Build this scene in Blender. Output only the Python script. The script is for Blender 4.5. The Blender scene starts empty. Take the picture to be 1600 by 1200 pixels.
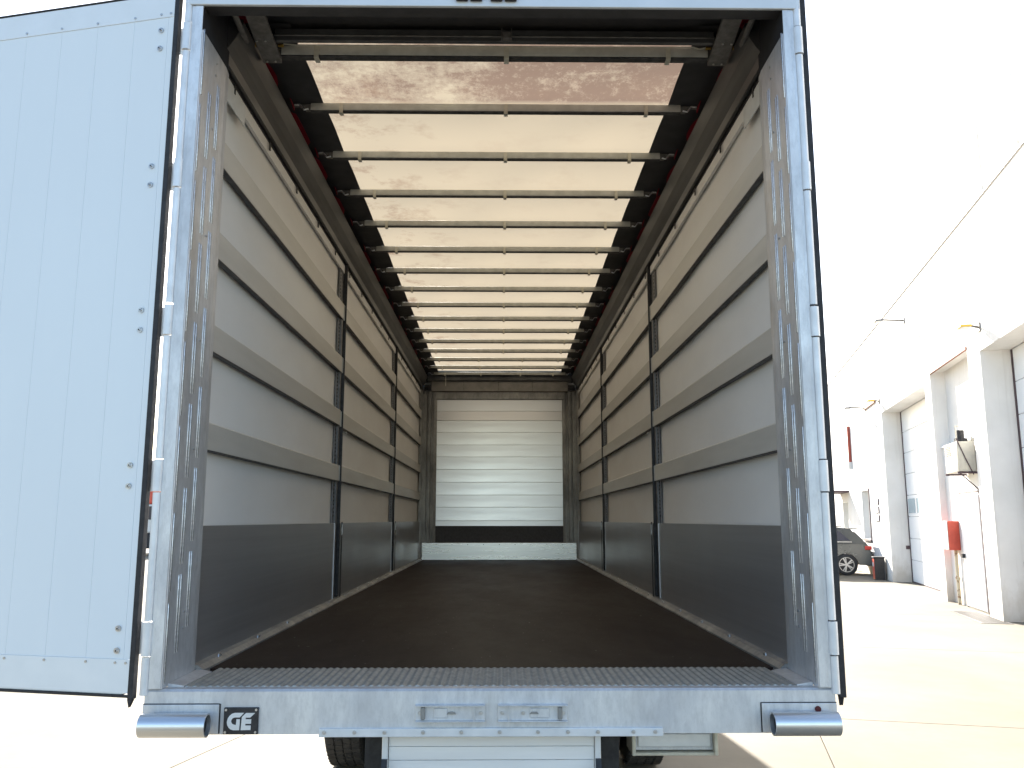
import bpy, bmesh, math, random
from mathutils import Vector, Matrix
random.seed(7)
R = math.radians
sc = bpy.context.scene
C = sc.collection

# ---------------------------------------------------------------- camera
cam_d = bpy.data.cameras.new('camera'); cam = bpy.data.objects.new('camera', cam_d); C.objects.link(cam)
FLOOR = 1.13                                  # height of the cargo floor above the ground
cam.location = (0.036, -3.258, 0.6174 + FLOOR)
cam.rotation_euler = (R(90 + 9.139), 0, R(-0.693))
cam_d.sensor_width = 36; cam_d.lens = 1317.6 / 1600 * 36
cam_d.clip_start = 0.05; cam_d.clip_end = 2000
sc.camera = cam

# ---------------------------------------------------------------- light
SUNV = Vector((-0.275, 2.96, 1.36)).normalized()
el = math.asin(SUNV.z); az = math.atan2(SUNV.x, SUNV.y)
w = bpy.data.worlds.new('World'); sc.world = w; w.use_nodes = True
nt = w.node_tree; bg = nt.nodes['Background']
sky = nt.nodes.new('ShaderNodeTexSky'); sky.sky_type = 'NISHITA'; sky.sun_disc = False
sky.sun_elevation = el; sky.sun_rotation = az; sky.dust_density = 1.2; sky.air_density = 1.0
nt.links.new(sky.outputs[0], bg.inputs[0]); bg.inputs[1].default_value = 0.085
sd = bpy.data.lights.new('sun', 'SUN'); sun = bpy.data.objects.new('sun', sd); C.objects.link(sun)
sun.rotation_euler = (-SUNV).to_track_quat('-Z', 'Y').to_euler(); sun.location = (-3, 30, 20)
sd.energy = 4.3; sd.angle = R(0.5); sd.color = (1.0, 0.94, 0.85)
sc.view_settings.view_transform = 'Standard'; sc.view_settings.look = 'None'
sc.view_settings.exposure = 2.25; sc.view_settings.gamma = 1; sc.view_settings.use_curve_mapping = False
sc.render.engine = 'CYCLES'
sc.cycles.max_bounces = 10; sc.cycles.diffuse_bounces = 6; sc.cycles.use_denoising = True
sc.cycles.sample_clamp_indirect = 8

# ---------------------------------------------------------------- materials
def new_mat(name):
    m = bpy.data.materials.new(name); m.use_nodes = True
    return m, m.node_tree.nodes, m.node_tree.links, m.node_tree.nodes['Principled BSDF']
def noise(n, l, scale, detail=6, vec=None, rough=0.55, kind='Object', stretch=None):
    tc = n.new('ShaderNodeTexCoord'); mp = n.new('ShaderNodeMapping'); t = n.new('ShaderNodeTexNoise')
    l.new(tc.outputs[kind], mp.inputs[0]); l.new(mp.outputs[0], t.inputs['Vector'])
    if stretch: mp.inputs['Scale'].default_value = stretch
    t.inputs['Scale'].default_value = scale; t.inputs['Detail'].default_value = detail; t.inputs['Roughness'].default_value = rough
    return t
def ramp(n, l, fac, stops):
    r = n.new('ShaderNodeValToRGB'); e = r.color_ramp.elements
    while len(e) < len(stops): e.new(0.5)
    for i, (p, c) in enumerate(stops):
        e[i].position = p; e[i].color = (c, c, c, 1) if isinstance(c, (int, float)) else (*c, 1)
    l.new(fac, r.inputs[0]); return r
def bump(n, l, b, fac, strength, dist=0.002):
    bp = n.new('ShaderNodeBump'); bp.inputs['Strength'].default_value = strength; bp.inputs['Distance'].default_value = dist
    l.new(fac, bp.inputs['Height']); l.new(bp.outputs[0], b.inputs['Normal'])
def mat(name, c0, c1=None, rough=0.5, metal=0.0, scale=20, stretch=None, bmp=0.0, r1=None, spread=(0.35, 0.65), detail=6, kind='Object'):
    m, n, l, b = new_mat(name)
    c1 = c1 or tuple(x * 0.82 for x in c0)
    t = noise(n, l, scale, detail, stretch=stretch, kind=kind)
    r = ramp(n, l, t.outputs['Fac'], [(spread[0], c1), (spread[1], c0)]); l.new(r.outputs[0], b.inputs['Base Color'])
    rr = ramp(n, l, t.outputs['Fac'], [(0.3, r1 if r1 is not None else min(1, rough + 0.08)), (0.7, rough)]); l.new(rr.outputs[0], b.inputs['Roughness'])
    b.inputs['Metallic'].default_value = metal
    if bmp: bump(n, l, b, t.outputs['Fac'], bmp)
    return m
def mix_color(n, l, fac, a, b):
    mx = n.new('ShaderNodeMix'); mx.data_type = 'RGBA'
    l.new(fac, mx.inputs[0])
    for i, s in ((6, a), (7, b)):
        if isinstance(s, tuple): mx.inputs[i].default_value = (*s, 1)
        else: l.new(s, mx.inputs[i])
    return mx.outputs[2]

def galv(name, light, dark, stain, metal=0.7, rough=0.4, stain_from=0.62):
    m, n, l, b = new_mat(name)
    t1 = noise(n, l, 3.5, 9, rough=0.7, stretch=(1, 1, .45)); t2 = noise(n, l, 60, 4); t3 = noise(n, l, 2.6, 6, rough=0.65, stretch=(1, 1, .6))
    t4 = noise(n, l, 38, 5, rough=.75, stretch=(1, 1, .35))
    base = mix_color(n, l, ramp(n, l, t1.outputs['Fac'], [(0.36, 0.0), (0.64, 1.0)]).outputs[0], dark, light)
    base = mix_color(n, l, ramp(n, l, t4.outputs['Fac'], [(0.45, 0.0), (0.72, .5)]).outputs[0], base, tuple(x * .72 for x in dark))
    base = mix_color(n, l, ramp(n, l, t3.outputs['Fac'], [(stain_from - .12, 0.0), (stain_from + .12, 0.75)]).outputs[0], base, stain)
    l.new(base, b.inputs['Base Color'])
    rr = ramp(n, l, t1.outputs['Fac'], [(0.3, rough + .15), (0.7, rough)]); l.new(rr.outputs[0], b.inputs['Roughness'])
    b.inputs['Metallic'].default_value = metal
    bump(n, l, b, t2.outputs['Fac'], 0.2, 0.0015)
    return m

M = {}
M['galv'] = galv('galvanised_steel', (.70, .71, .72), (.52, .53, .55), (.42, .42, .43), .6, .42)
M['galv_post'] = galv('galvanised_post_steel', (.68, .70, .73), (.46, .475, .50), (.46, .42, .36), .45, .30, .64)
M['galv_rib'] = mat('bright_zinc', (.85, .85, .85), (.55, .55, .55), .3, .8, 90)
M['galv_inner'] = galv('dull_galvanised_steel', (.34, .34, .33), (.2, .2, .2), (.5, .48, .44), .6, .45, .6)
M['frame_alu'] = mat('pale_aluminium', (.72, .74, .76), (.62, .64, .66), .4, .35, 12)
M['header_paint'] = mat('header_paint', (.62, .66, .70), (.55, .6, .64), .35, .1, 4)
M['door_white'] = mat('door_white_paint', (.715, .77, .805), (.68, .735, .775), .30, .0, 1.1, stretch=(1, 1, .35), detail=9, r1=.42)
M['door_trim'] = mat('door_trim_aluminium', (.725, .765, .79), (.69, .73, .755), .36, .1, 8)
M['rubber'] = mat('black_rubber', (.018, .018, .022), (.010, .010, .012), .6, 0, 40, bmp=.2)
M['black_steel'] = mat('black_steel', (.035, .035, .038), (.018, .018, .02), .45, .3, 30)
M['post_steel'] = mat('dark_post_steel', (.20, .20, .205), (.13, .13, .135), .42, .4, 30)
M['rail_alu'] = mat('dark_rail_aluminium', (.15, .15, .15), (.10, .10, .10), .36, .55, 7, stretch=(1, .15, 1))
M['arm_steel'] = mat('grey_arm_steel', (.21, .20, .185), (.14, .13, .12), .5, .3, 30)
M['curtain'] = mat('grey_curtain_vinyl', (.78, .765, .735), (.74, .72, .69), .48, 0, 3.5, bmp=.06, stretch=(1, .4, 1))
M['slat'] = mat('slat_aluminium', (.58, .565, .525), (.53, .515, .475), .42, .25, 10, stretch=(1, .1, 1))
M['slat_under'] = mat('slat_underside_shade', (.07, .07, .075), (.05, .05, .05), .5, .3, 20)  # darker copy of the slat colour, shade on its underside
M['screw'] = mat('screw_steel', (.6, .6, .6), (.4, .4, .4), .3, .9, 60)
M['plinth'] = mat('ribbed_aluminium', (.84, .87, .90), (.78, .81, .84), .24, .8, 6, stretch=(.2, 1, 4))
M['plank'] = mat('front_wall_plank', (.82, .83, .86), (.79, .80, .83), .27, .85, 2, stretch=(.3, 1, 3))
M['kick'] = mat('dark_kickboard', (.045, .04, .045), (.03, .028, .03), .5, 0, 30)
M['end_panel'] = mat('grey_end_panel', (.26, .245, .225), (.2, .19, .175), .5, .2, 8)
M['red_vinyl'] = mat('red_vinyl', (.30, .008, .025), (.24, .006, .018), .5, 0, 8)
M['tarp_dark'] = mat('dark_tarp', (.045, .045, .047), (.036, .036, .038), .6, 0, 12, bmp=.15)
M['bow'] = mat('bow_aluminium', (.58, .575, .52), (.46, .455, .41), .6, .1, 14, stretch=(1, 1, 1))
M['bow_under'] = mat('bow_underside_shade', (.09, .09, .09), (.05, .05, .05), .5, .4, 30)  # darker copy of the bow colour, shade on its underside
M['clip'] = mat('bow_clip_plastic', (.60, .575, .48), (.5, .47, .38), .5, 0, 30)
M['white_plastic'] = mat('white_plastic', (.7, .7, .68), (.6, .6, .58), .4, 0, 10)
M['gusset'] = mat('matt_black_plate', (.012, .012, .016), None, .9)
M['tube'] = mat('buffer_steel', (.68, .70, .72), (.58, .60, .62), .28, .85, 8, stretch=(.2, 1, 1))
M['tyre'] = mat('dusty_tyre_rubber', (.045, .04, .036), (.022, .02, .019), .8, 0, 12)
M['panel_white'] = mat('white_panel_paint', (.80, .79, .77), (.72, .71, .69), .45, 0, 6, stretch=(.3, 1, 3))
M['ink'] = mat('dark_print', (.06, .05, .05), None, .6)
M['plug'] = mat('dull_red_plug', (.10, .012, .012), None, .7)
M['red_ink'] = mat('red_print', (.3, .04, .04), None, .6)

def side_board_material():
    m, n, l, b = new_mat('brushed_side_board')
    t = noise(n, l, 3, 10, rough=.7, stretch=(1, .15, 14))
    t2 = noise(n, l, 1.2, 3)
    l.new(ramp(n, l, t.outputs['Fac'], [(.3, (.40, .40, .41)), (.7, (.47, .47, .48))]).outputs[0], b.inputs['Base Color'])
    l.new(ramp(n, l, t2.outputs['Fac'], [(.3, .30), (.7, .40)]).outputs[0], b.inputs['Roughness'])
    b.inputs['Metallic'].default_value = .75
    bump(n, l, b, t.outputs['Fac'], .08, .001)
    return m
M['side_board'] = side_board_material()

def floor_material():
    m, n, l, b = new_mat('phenolic_floor_ply')
    t = noise(n, l, 9, 8, rough=.7); t2 = noise(n, l, 1.3, 5, rough=.7, stretch=(1, .35, 1)); t3 = noise(n, l, 260, 2)
    c = mix_color(n, l, ramp(n, l, t.outputs['Fac'], [(.35, 0.), (.7, 1.)]).outputs[0], (.013, .0068, .005), (.022, .0125, .0095))
    c = mix_color(n, l, ramp(n, l, t2.outputs['Fac'], [(.5, 0.), (.75, .5)]).outputs[0], c, (.028, .019, .016))
    sp = ramp(n, l, noise(n, l, 42, 1).outputs['Fac'], [(.765, 0.), (.785, .8)])
    c = mix_color(n, l, sp.outputs[0], c, (.4, .38, .36))
    l.new(c, b.inputs['Base Color'])
    l.new(ramp(n, l, t2.outputs['Fac'], [(.3, .5), (.7, .66)]).outputs[0], b.inputs['Roughness'])
    b.inputs['Specular IOR Level'].default_value = .22
    bump(n, l, b, t3.outputs['Fac'], .35, .001)
    return m
M['floor'] = floor_material()
M['tread'] = mat('tread_aluminium', (.40, .41, .39), (.28, .29, .28), .45, .4, 25, bmp=.2)

def cream_tarp_material():
    m, n, l, b = new_mat('translucent_cream_tarp')
    out = n['Material Output']; n.remove(b)
    tc = n.new('ShaderNodeTexCoord'); sep = n.new('ShaderNodeSeparateXYZ'); l.new(tc.outputs['Object'], sep.inputs[0])
    first = n.new('ShaderNodeMapRange'); l.new(sep.outputs['Y'], first.inputs[0])       # grime gathers in the rearmost bay
    first.inputs[1].default_value = 1.17; first.inputs[2].default_value = 1.23; first.inputs[3].default_value = 1.0; first.inputs[4].default_value = 0.0
    big = noise(n, l, 2.3, 10, rough=.72, stretch=(1, 1.6, 1)); sm = noise(n, l, 11, 8, rough=.8, stretch=(1, .7, 1)); mid = noise(n, l, 3.1, 8, rough=.7)
    gx = n.new('ShaderNodeMapRange'); l.new(sep.outputs['X'], gx.inputs[0])               # brown grime thicker right of the middle
    gx.inputs[1].default_value = -.25; gx.inputs[2].default_value = .15; gx.inputs[3].default_value = -.05; gx.inputs[4].default_value = .13
    add = n.new('ShaderNodeMath'); add.operation = 'ADD'; l.new(big.outputs['Fac'], add.inputs[0]); l.new(gx.outputs[0], add.inputs[1])
    fine = noise(n, l, 26, 8, rough=.85, stretch=(1, .6, 1)); fs = n.new('ShaderNodeMath'); fs.operation = 'MULTIPLY_ADD'
    l.new(fine.outputs['Fac'], fs.inputs[0]); fs.inputs[1].default_value = .62; l.new(add.outputs[0], fs.inputs[2])
    grime = ramp(n, l, fs.outputs[0], [(.66, 0.), (.90, 1.)])
    speck = ramp(n, l, sm.outputs['Fac'], [(.52, 0.), (.66, 1.)])
    mul = n.new('ShaderNodeMath'); mul.operation = 'MULTIPLY'; l.new(grime.outputs[0], mul.inputs[0]); l.new(first.outputs[0], mul.inputs[1])
    # away from the rear bay only faint mould, mostly near the left edge
    left = n.new('ShaderNodeMapRange'); l.new(sep.outputs['X'], left.inputs[0])
    left.inputs[1].default_value = -.95; left.inputs[2].default_value = -.25; left.inputs[3].default_value = 1.; left.inputs[4].default_value = .12
    sp2 = ramp(n, l, mid.outputs['Fac'], [(.52, 0.), (.66, .85)])
    m2 = n.new('ShaderNodeMath'); m2.operation = 'MULTIPLY'; l.new(sp2.outputs[0], m2.inputs[0]); l.new(left.outputs[0], m2.inputs[1])
    m3 = n.new('ShaderNodeMath'); m3.operation = 'MULTIPLY'; l.new(speck.outputs[0], m3.inputs[0]); l.new(first.outputs[0], m3.inputs[1])
    c = mix_color(n, l, mul.outputs[0], (.455, .388, .285), (.235, .168, .128))
    m3b = n.new('ShaderNodeMath'); m3b.operation = 'MULTIPLY'; l.new(m3.outputs[0], m3b.inputs[0]); m3b.inputs[1].default_value = .7
    c = mix_color(n, l, m3b.outputs[0], c, (.45, .37, .275))
    c = mix_color(n, l, m2.outputs[0], c, (.25, .165, .115))
    dif = n.new('ShaderNodeBsdfDiffuse'); tr = n.new('ShaderNodeBsdfTranslucent'); mx = n.new('ShaderNodeMixShader')
    l.new(c, dif.inputs[0]); l.new(c, tr.inputs[0]); mx.inputs[0].default_value = .42
    l.new(dif.outputs[0], mx.inputs[1]); l.new(tr.outputs[0], mx.inputs[2]); l.new(mx.outputs[0], out.inputs[0])
    return m
M['tarp_cream'] = cream_tarp_material()

# ---------------------------------------------------------------- mesh helpers
class MB:
    def __init__(s): s.bm = bmesh.new()
    def box(s, x0, x1, y0, y1, z0, z1, bev=0.0, mtx=None):
        x0, x1 = sorted((x0, x1)); y0, y1 = sorted((y0, y1)); z0, z1 = sorted((z0, z1))
        r = bmesh.ops.create_cube(s.bm, size=1)
        vs = r['verts']
        bmesh.ops.scale(s.bm, vec=(x1 - x0, y1 - y0, z1 - z0), verts=vs)
        bmesh.ops.translate(s.bm, vec=((x0 + x1) / 2, (y0 + y1) / 2, (z0 + z1) / 2), verts=vs)
        if bev:
            es = list({e for v in vs for e in v.link_edges})
            r2 = bmesh.ops.bevel(s.bm, geom=es, offset=bev, segments=2, affect='EDGES', profile=.5)
            vs = list({v for f in r2['faces'] for v in f.verts} | {v for v in vs if v.is_valid})
        if mtx is not None: bmesh.ops.transform(s.bm, matrix=mtx, verts=vs)
        return s
    def cyl(s, p0, p1, r, seg=16, r2=None, caps=True):
        p0 = Vector(p0); p1 = Vector(p1); d = p1 - p0
        rr = bmesh.ops.create_cone(s.bm, cap_ends=caps, segments=seg, radius1=r, radius2=r if r2 is None else r2, depth=d.length)
        bmesh.ops.transform(s.bm, matrix=Matrix.Translation((p0 + p1) / 2) @ d.to_track_quat('Z', 'Y').to_matrix().to_4x4(), verts=rr['verts'])
        return s
    def tube(s, p0, p1, r, wall, seg=24):
        p0 = Vector(p0); p1 = Vector(p1); d = p1 - p0; q = d.to_track_quat('Z', 'Y').to_matrix()
        rings = []
        for p, rad in ((p0, r), (p1, r), (p1, r - wall), (p0, r - wall)):
            rings.append([s.bm.verts.new(p + q @ Vector((math.cos(a) * rad, math.sin(a) * rad, 0))) for a in [2 * math.pi * i / seg for i in range(seg)]])
        for k in range(4):
            a, b = rings[k], rings[(k + 1) % 4]
            for i in range(seg): s.bm.faces.new((a[i], a[(i + 1) % seg], b[(i + 1) % seg], b[i]))
        return s
    def prism(s, pts, axis, a, b):
        def P(u, v, t):
            return (t, u, v) if axis == 'x' else (u, t, v) if axis == 'y' else (u, v, t)
        A = [s.bm.verts.new(P(u, v, a)) for u, v in pts]; B = [s.bm.verts.new(P(u, v, b)) for u, v in pts]
        s.bm.faces.new(A); s.bm.faces.new(B[::-1])
        n = len(pts)
        for i in range(n): s.bm.faces.new((A[i], A[(i + 1) % n], B[(i + 1) % n], B[i]))
        return s
    def path(s, pts, r, seg=8):
        for a, b in zip(pts, pts[1:]): s.cyl(a, b, r, seg)
        return s
    def mesh(s, name, m, smooth=False):
        bmesh.ops.recalc_face_normals(s.bm, faces=s.bm.faces)
        me = bpy.data.meshes.new(name); s.bm.to_mesh(me); s.bm.free()
        for x in (m if isinstance(m, (list, tuple)) else [m]): me.materials.append(x)
        if smooth:
            for p in me.polygons: p.use_smooth = True
            if hasattr(me, 'set_sharp_from_angle'): me.set_sharp_from_angle(angle=R(35))
        return me
def obj(name, me, parent=None, loc=(0, 0, 0), rot=(0, 0, 0), **props):
    o = bpy.data.objects.new(name, me); C.objects.link(o); o.location = loc; o.rotation_euler = rot
    if parent: o.parent = parent
    for k, v in props.items(): o[k] = v
    return o
def part(name, mb, m, parent, smooth=False, loc=(0, 0, 0), rot=(0, 0, 0), **props):
    return obj(name, mb.mesh(name, m, smooth), parent, loc, rot, **props)
def thing(name, label, cat, loc, rotz=0, group=None):
    o = obj(name, None, None, loc, (0, 0, rotz)); o['label'] = label; o['category'] = cat
    if group: o['group'] = group
    return o
def screws(mesh, name, parent, pts, rot=(0, 0, 0)):
    for p in pts: obj(name, mesh, parent, p, rot)

# ================================================================ setting: ground
def concrete_material():
    m, n, l, b = new_mat('pale_concrete')
    t = noise(n, l, .45, 8, rough=.65, kind='Generated'); 
    tc = n.new('ShaderNodeTexCoord'); 
    a = noise(n, l, .5, 8, rough=.65); f = noise(n, l, 14, 8, rough=.7); st = noise(n, l, .25, 6, rough=.6, stretch=(.35, 1, 1))
    for q in (a, f, st):
        geo = n.new('ShaderNodeNewGeometry'); mp = q.inputs['Vector'].links[0].from_node; l.new(geo.outputs['Position'], mp.inputs[0])
    c = mix_color(n, l, ramp(n, l, a.outputs['Fac'], [(.3, 0.), (.7, 1.)]).outputs[0], (.145, .124, .086), (.212, .188, .145))
    c = mix_color(n, l, ramp(n, l, f.outputs['Fac'], [(.45, 0.), (.75, .35)]).outputs[0], c, (.15, .13, .095))
    c = mix_color(n, l, ramp(n, l, st.outputs['Fac'], [(.52, 0.), (.75, .55)]).outputs[0], c, (.155, .132, .092))
    l.new(c, b.inputs['Base Color']); b.inputs['Roughness'].default_value = .85
    bump(n, l, b, f.outputs['Fac'], .3, .004)
    return m
M['concrete'] = concrete_material()
M['joint'] = mat('ground_joint', (.20, .18, .15), (.14, .12, .1), .9, 0, 2)
ground = part('ground', MB().box(-600, 600, -600, 900, -.6, -.02), M['concrete'], None); ground['kind'] = 'structure'
# the yard: poured slabs with open joints, square to the workshop front
S = 4.6
slab = MB().box(-S / 2 + .0035, S / 2 - .0035, -S / 2 + .0035, S / 2 - .0035, -.019, 0, .004).mesh('concrete_slab', M['concrete'])
A0 = R(-14.6); ca, sa = math.cos(A0), math.sin(A0)
J = Vector((2.82, 4.64))            # a crossing of two joints on the ground
for i in range(-7, 8):
    for j in range(-4, 13):
        x = J.x + ca * (i + .5) * S - sa * (j + .5) * S; y = J.y + sa * (i + .5) * S + ca * (j + .5) * S
        obj('concrete_slab', slab, ground, (x, y, 0), (0, 0, A0))

# ================================================================ the trailer
trailer = thing('curtainside_trailer', 'large empty curtainside truck trailer seen from behind with its rear doors swung open', 'truck trailer', (0, 0, 0))
L0 = (0, 0, FLOOR)
def tp(name, mb, m, smooth=False, **k): return part(name, mb, m, trailer, smooth, L0, **k)
H2 = 1.187; LEN = 10.1
# --- chassis
ch = MB()
for s in (-1, 1):
    ch.box(s * .42, s * .50, .25, LEN + .1, -.36, -.035); ch.box(s * .38, s * .54, .25, LEN + .1, -.05, -.036)
for k in range(14): ch.box(-1.18, 1.18, .5 + k * .72, .56 + k * .72, -.13, -.036)
tp('chassis_frame', ch, M['black_steel'])
floor = tp('cargo_floor', MB().box(-H2, H2, .445, LEN - .02, -.034, 0), M['floor'])
# --- ribbed threshold
tr = MB(); n_r = 80; x0, x1 = -1.15, 1.15; cols = n_r * 6; ys = [.052, .056] + [.06 + .0155 * k for k in range(25)] + [.4445]
grid = []
for i in range(cols + 1):
    x = x0 + (x1 - x0) * i / cols; ph = math.sin(2 * math.pi * i / 6)
    grid.append([tr.bm.verts.new((x, y, (.001 + (.0028 + .0008 * (-1) ** k) * ph) if 0 < k else -.012)) for k, y in enumerate(ys)])
for i in range(cols):
    for k in range(len(ys) - 1): tr.bm.faces.new((grid[i][k], grid[i + 1][k], grid[i + 1][k + 1], grid[i][k + 1]))
tread = tp('threshold_plate', tr, M['tread'], True, label='ribbed grey metal threshold strip')
# --- rear beam
def beam_profile(): return [(0, -.008), (.008, 0), (.05, 0), (.05, -.03), (.02, -.03), (.02, -.158), (0, -.158)]
beam = tp('rear_beam', MB().prism(beam_profile(), 'x', -1.275, 1.275), M['galv'])
bolt = MB().cyl((0, 0, 0), (0, -.005, 0), .007, 10).cyl((0, -.005, 0), (0, -.008, 0), .004, 8).mesh('bolt', M['screw'])
for s in (-1, 1):
    bp_ = part('buffer_plate', MB().box(s * .998, s * 1.277, -.006, .0, -.154, -.052, .002), M['galv'], beam)
    part('plate_seam', MB().box(s * .994, s * .9978, -.004, -.0005, -.154, -.05).box(s * .9978, s * 1.277, -.004, -.0005, -.0518, -.049), M['black_steel'], bp_)
    bt = part('buffer_tube', MB().tube((s * 1.02, -.058, -.113), (s * 1.258, -.058, -.113), .041, .005, 32), M['tube'], beam, True)
    part('tube_shade', MB().cyl((s * 1.035, -.058, -.113), (s * 1.245, -.058, -.113), .0345, 24), M['gusset'], beam, True)  # black plug added to paint the shade inside the hollow tube
part('reflector', MB().cyl((1.205, -.006, -.073), (1.205, -.012, -.073), .011, 16), M['plug'], beam, label='small dull red plug')
strip = part('lower_strip', MB().box(-.63, .63, -.012, -.0005, -.166, -.136, .002), M['frame_alu'], beam)
for x in [-.61, -.5, -.39, -.25, -.11, .03, .17, .28, .39, .52, .60]: obj('bolt', bolt, beam, (x, -.012, -.149))
# --- latch keeps
for s in (-1, 1):
    cx = s * .15 + .0015 * s
    k = MB().box(cx - .128, cx + .128, -.008, -.0005, -.113, -.053, .002)
    keep = part('latch_keep', k, M['galv'], beam)
    part('keep_flange', MB().box(cx - .128, cx + .128, -.026, -.008, -.058, -.054, .001).box(cx - .128, cx + .128, -.026, -.008, -.113, -.109, .001)
         .box(cx - s * .088 - .002, cx - s * .088 + .002, -.022, -.008, -.109, -.058), M['galv'], beam)
    part('keep_catch', MB().box(cx + s * .10 - .008, cx + s * .10 + .008, -.02, -.008, -.105, -.062, .003), M['galv_inner'], beam)
    part('keep_slide', MB().box(cx - .01, cx + .06 * s, -.014, -.008, -.1, -.066, .002), M['galv'], beam)
    part('keep_bead', MB().prism([(cx - .012, -.086), (cx + .022, -.086), (cx + .016, -.078), (cx - .006, -.078)], 'y', -.018, -.0141), M['galv_inner'], beam)
    for dx in (-.112, .112, -.02 * s - .015): obj('bolt', bolt, beam, (cx + dx, -.008, -.083))
# --- name plate
plate = part('name_plate', MB().box(-.979, -.853, -.009, -.0005, -.156, -.062, .002), M['black_steel'], beam, label='black name plate lettered GE')
def glyph(pts, name):
    q = [(-.979 + (x - 205) / 905 * .126, -.062 - (y - 270) / 700 * .094) for x, y in pts]
    part(name, MB().prism(q, 'y', -.0105, -.009), M['white_plastic'], plate)
glyph([(740, 405), (500, 405), (420, 430), (355, 490), (315, 560), (300, 640), (310, 720), (350, 790), (405, 835), (470, 855), (630, 855), (638, 570), (548, 570), (540, 718), (500, 715), (440, 690), (410, 640), (415, 590), (450, 545), (505, 525), (630, 525)], 'letter_g')
glyph([(1030, 410), (790, 410), (685, 515), (668, 855), (925, 850), (928, 735), (785, 735), (785, 690), (930, 690), (935, 572), (785, 572), (785, 530), (905, 530)], 'letter_e')
riv = MB().cyl((0, 0, 0), (0, -.003, 0), .0045, 10).mesh('rivet', M['screw'])
screws(riv, 'rivet', plate, [(x, -.009, z) for x in (-.971, -.861) for z in (-.07, -.148)])

# --- rear corner posts
rib = MB().box(-.004, .004, -.0022, .0022, -.147, .147, .0015).mesh('slot_rib', M['galv_rib'], True)  # paler zinc paints the glint along the folded edges
rib_shade = MB().box(-.0005, .0005, -.003, .003, -.145, .145).mesh('rib_shade', M['black_steel'])  # thin black strip, a painted shadow line beside each rib
hole = MB().cyl((0, 0, 0), (.004, 0, 0), .005, 8).mesh('screw', M['screw'])
for s in (-1, 1):
    prof = [(s * 1.215, .004), (s * 1.219, 0), (s * 1.262, 0), (s * 1.262, .36), (s * 1.222, .36), (s * 1.215, .30)]
    post = tp('corner_post', MB().prism(prof, 'z', 0.001, 2.64), M['galv_post'])
    part('post_face', MB().box(s * 1.217, s * 1.25, -.006, -.0005, .002, 2.744, .002).box(s * 1.25, s * 1.263, -.003, -.0005, 0.002, 2.744), M['galv'], post)
    part('top_gusset', MB().box(s * 1.219, s * 1.262, .0, .34, 2.642, 2.93), M['gusset'], post)
    for ci, (yy, dz) in enumerate(((.018, .0), (.105, .10), (.128, .10), (.205, .185), (.226, .185))):
        for k in range(-1, 8):
            z = .16 + dz + k * .335
            if z < .16 or z > 2.52: continue
            obj('slot_rib', rib, post, (s * 1.2165, yy, z)); obj('rib_shade', rib_shade, post, (s * 1.2148, yy + .0055, z))
    for z in (.2, .26, .9, 1.35, 1.8, 2.28, 2.53, 2.585): obj('screw', hole, post, (s * 1.214, .175, z), (0, 0, 0 if s < 0 else math.pi))
    # hinge column: a pale tube in segments
    hx = s * 1.279
    zs = [(-.02, .115), (.245, .72), (.85, 1.33), (1.465, 1.94), (2.06, 2.54), (2.67, 2.80)]
    for a, b in zs:
        part('hinge_tube', MB().cyl((hx, .004, a), (hx, .004, b), .0165, 18), M['frame_alu'], post, True)
    for a in (.12, .725, 1.335, 1.945, 2.545):
        h = MB().cyl((hx, .002, a), (hx, .002, a + .12), .0195, 18)
        if s < 0: h.box(hx - .01, hx - .13, .034, .040, a, a + .12, .002).box(hx - .006, hx + .0, .0, .038, a, a + .12, .001)
        else: h.box(hx + .004, hx + .012, .0, .03, a, a + .12, .002)
        part('hinge', h, M['frame_alu'], post, True)
# --- header
hd = tp('rear_header', MB().box(-1.29, 1.29, -.012, .004, 2.746, 2.99, .003), M['header_paint'])
part('header_shade', MB().box(-1.28, 1.28, .0045, .075, 2.750, 2.98), M['tarp_dark'], hd)  # dark box puts the shade under the header into colour
lampm = MB().box(-.026, .026, -.022, 0, -.02, .06, .006).mesh('marker_block', M['rubber'], True)
for x in (-.135, -.075, .01, .07): obj('marker_block', lampm, hd, (x, -.012, 2.786))
# --- roof
bows_y = [.58 + .63 * i for i in range(16)]
def sheet(x0, x1, y0, y1, nx, z0, m, name, sag=True, **k):
    b = MB(); ys = []; yy = y0
    while yy < y1 - 1e-6: ys.append(yy); yy += .07
    ys.append(y1); G = []
    for y in ys:
        row = []
        for i in range(nx + 1):
            x = x0 + (x1 - x0) * i / nx
            t = ((y - .58) / .63) % 1.0
            z = z0 + (0.012 * math.sin(math.pi * t) * (1 + .3 * math.sin(7 * x + y * 2)) if sag else 0) + .002 * math.sin(11 * x + 5 * y)
            row.append(b.bm.verts.new((x, y, z)))
        G.append(row)
    for j in range(len(G) - 1):
        for i in range(nx): b.bm.faces.new((G[j][i], G[j][i + 1], G[j + 1][i + 1], G[j + 1][i]))
    return tp(name, b, m, True, **k)
cream = sheet(-.985, .985, .50, LEN - .06, 40, 2.945, M['tarp_cream'], 'roof_tarp', label='stained cream translucent roof tarpaulin')
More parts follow.
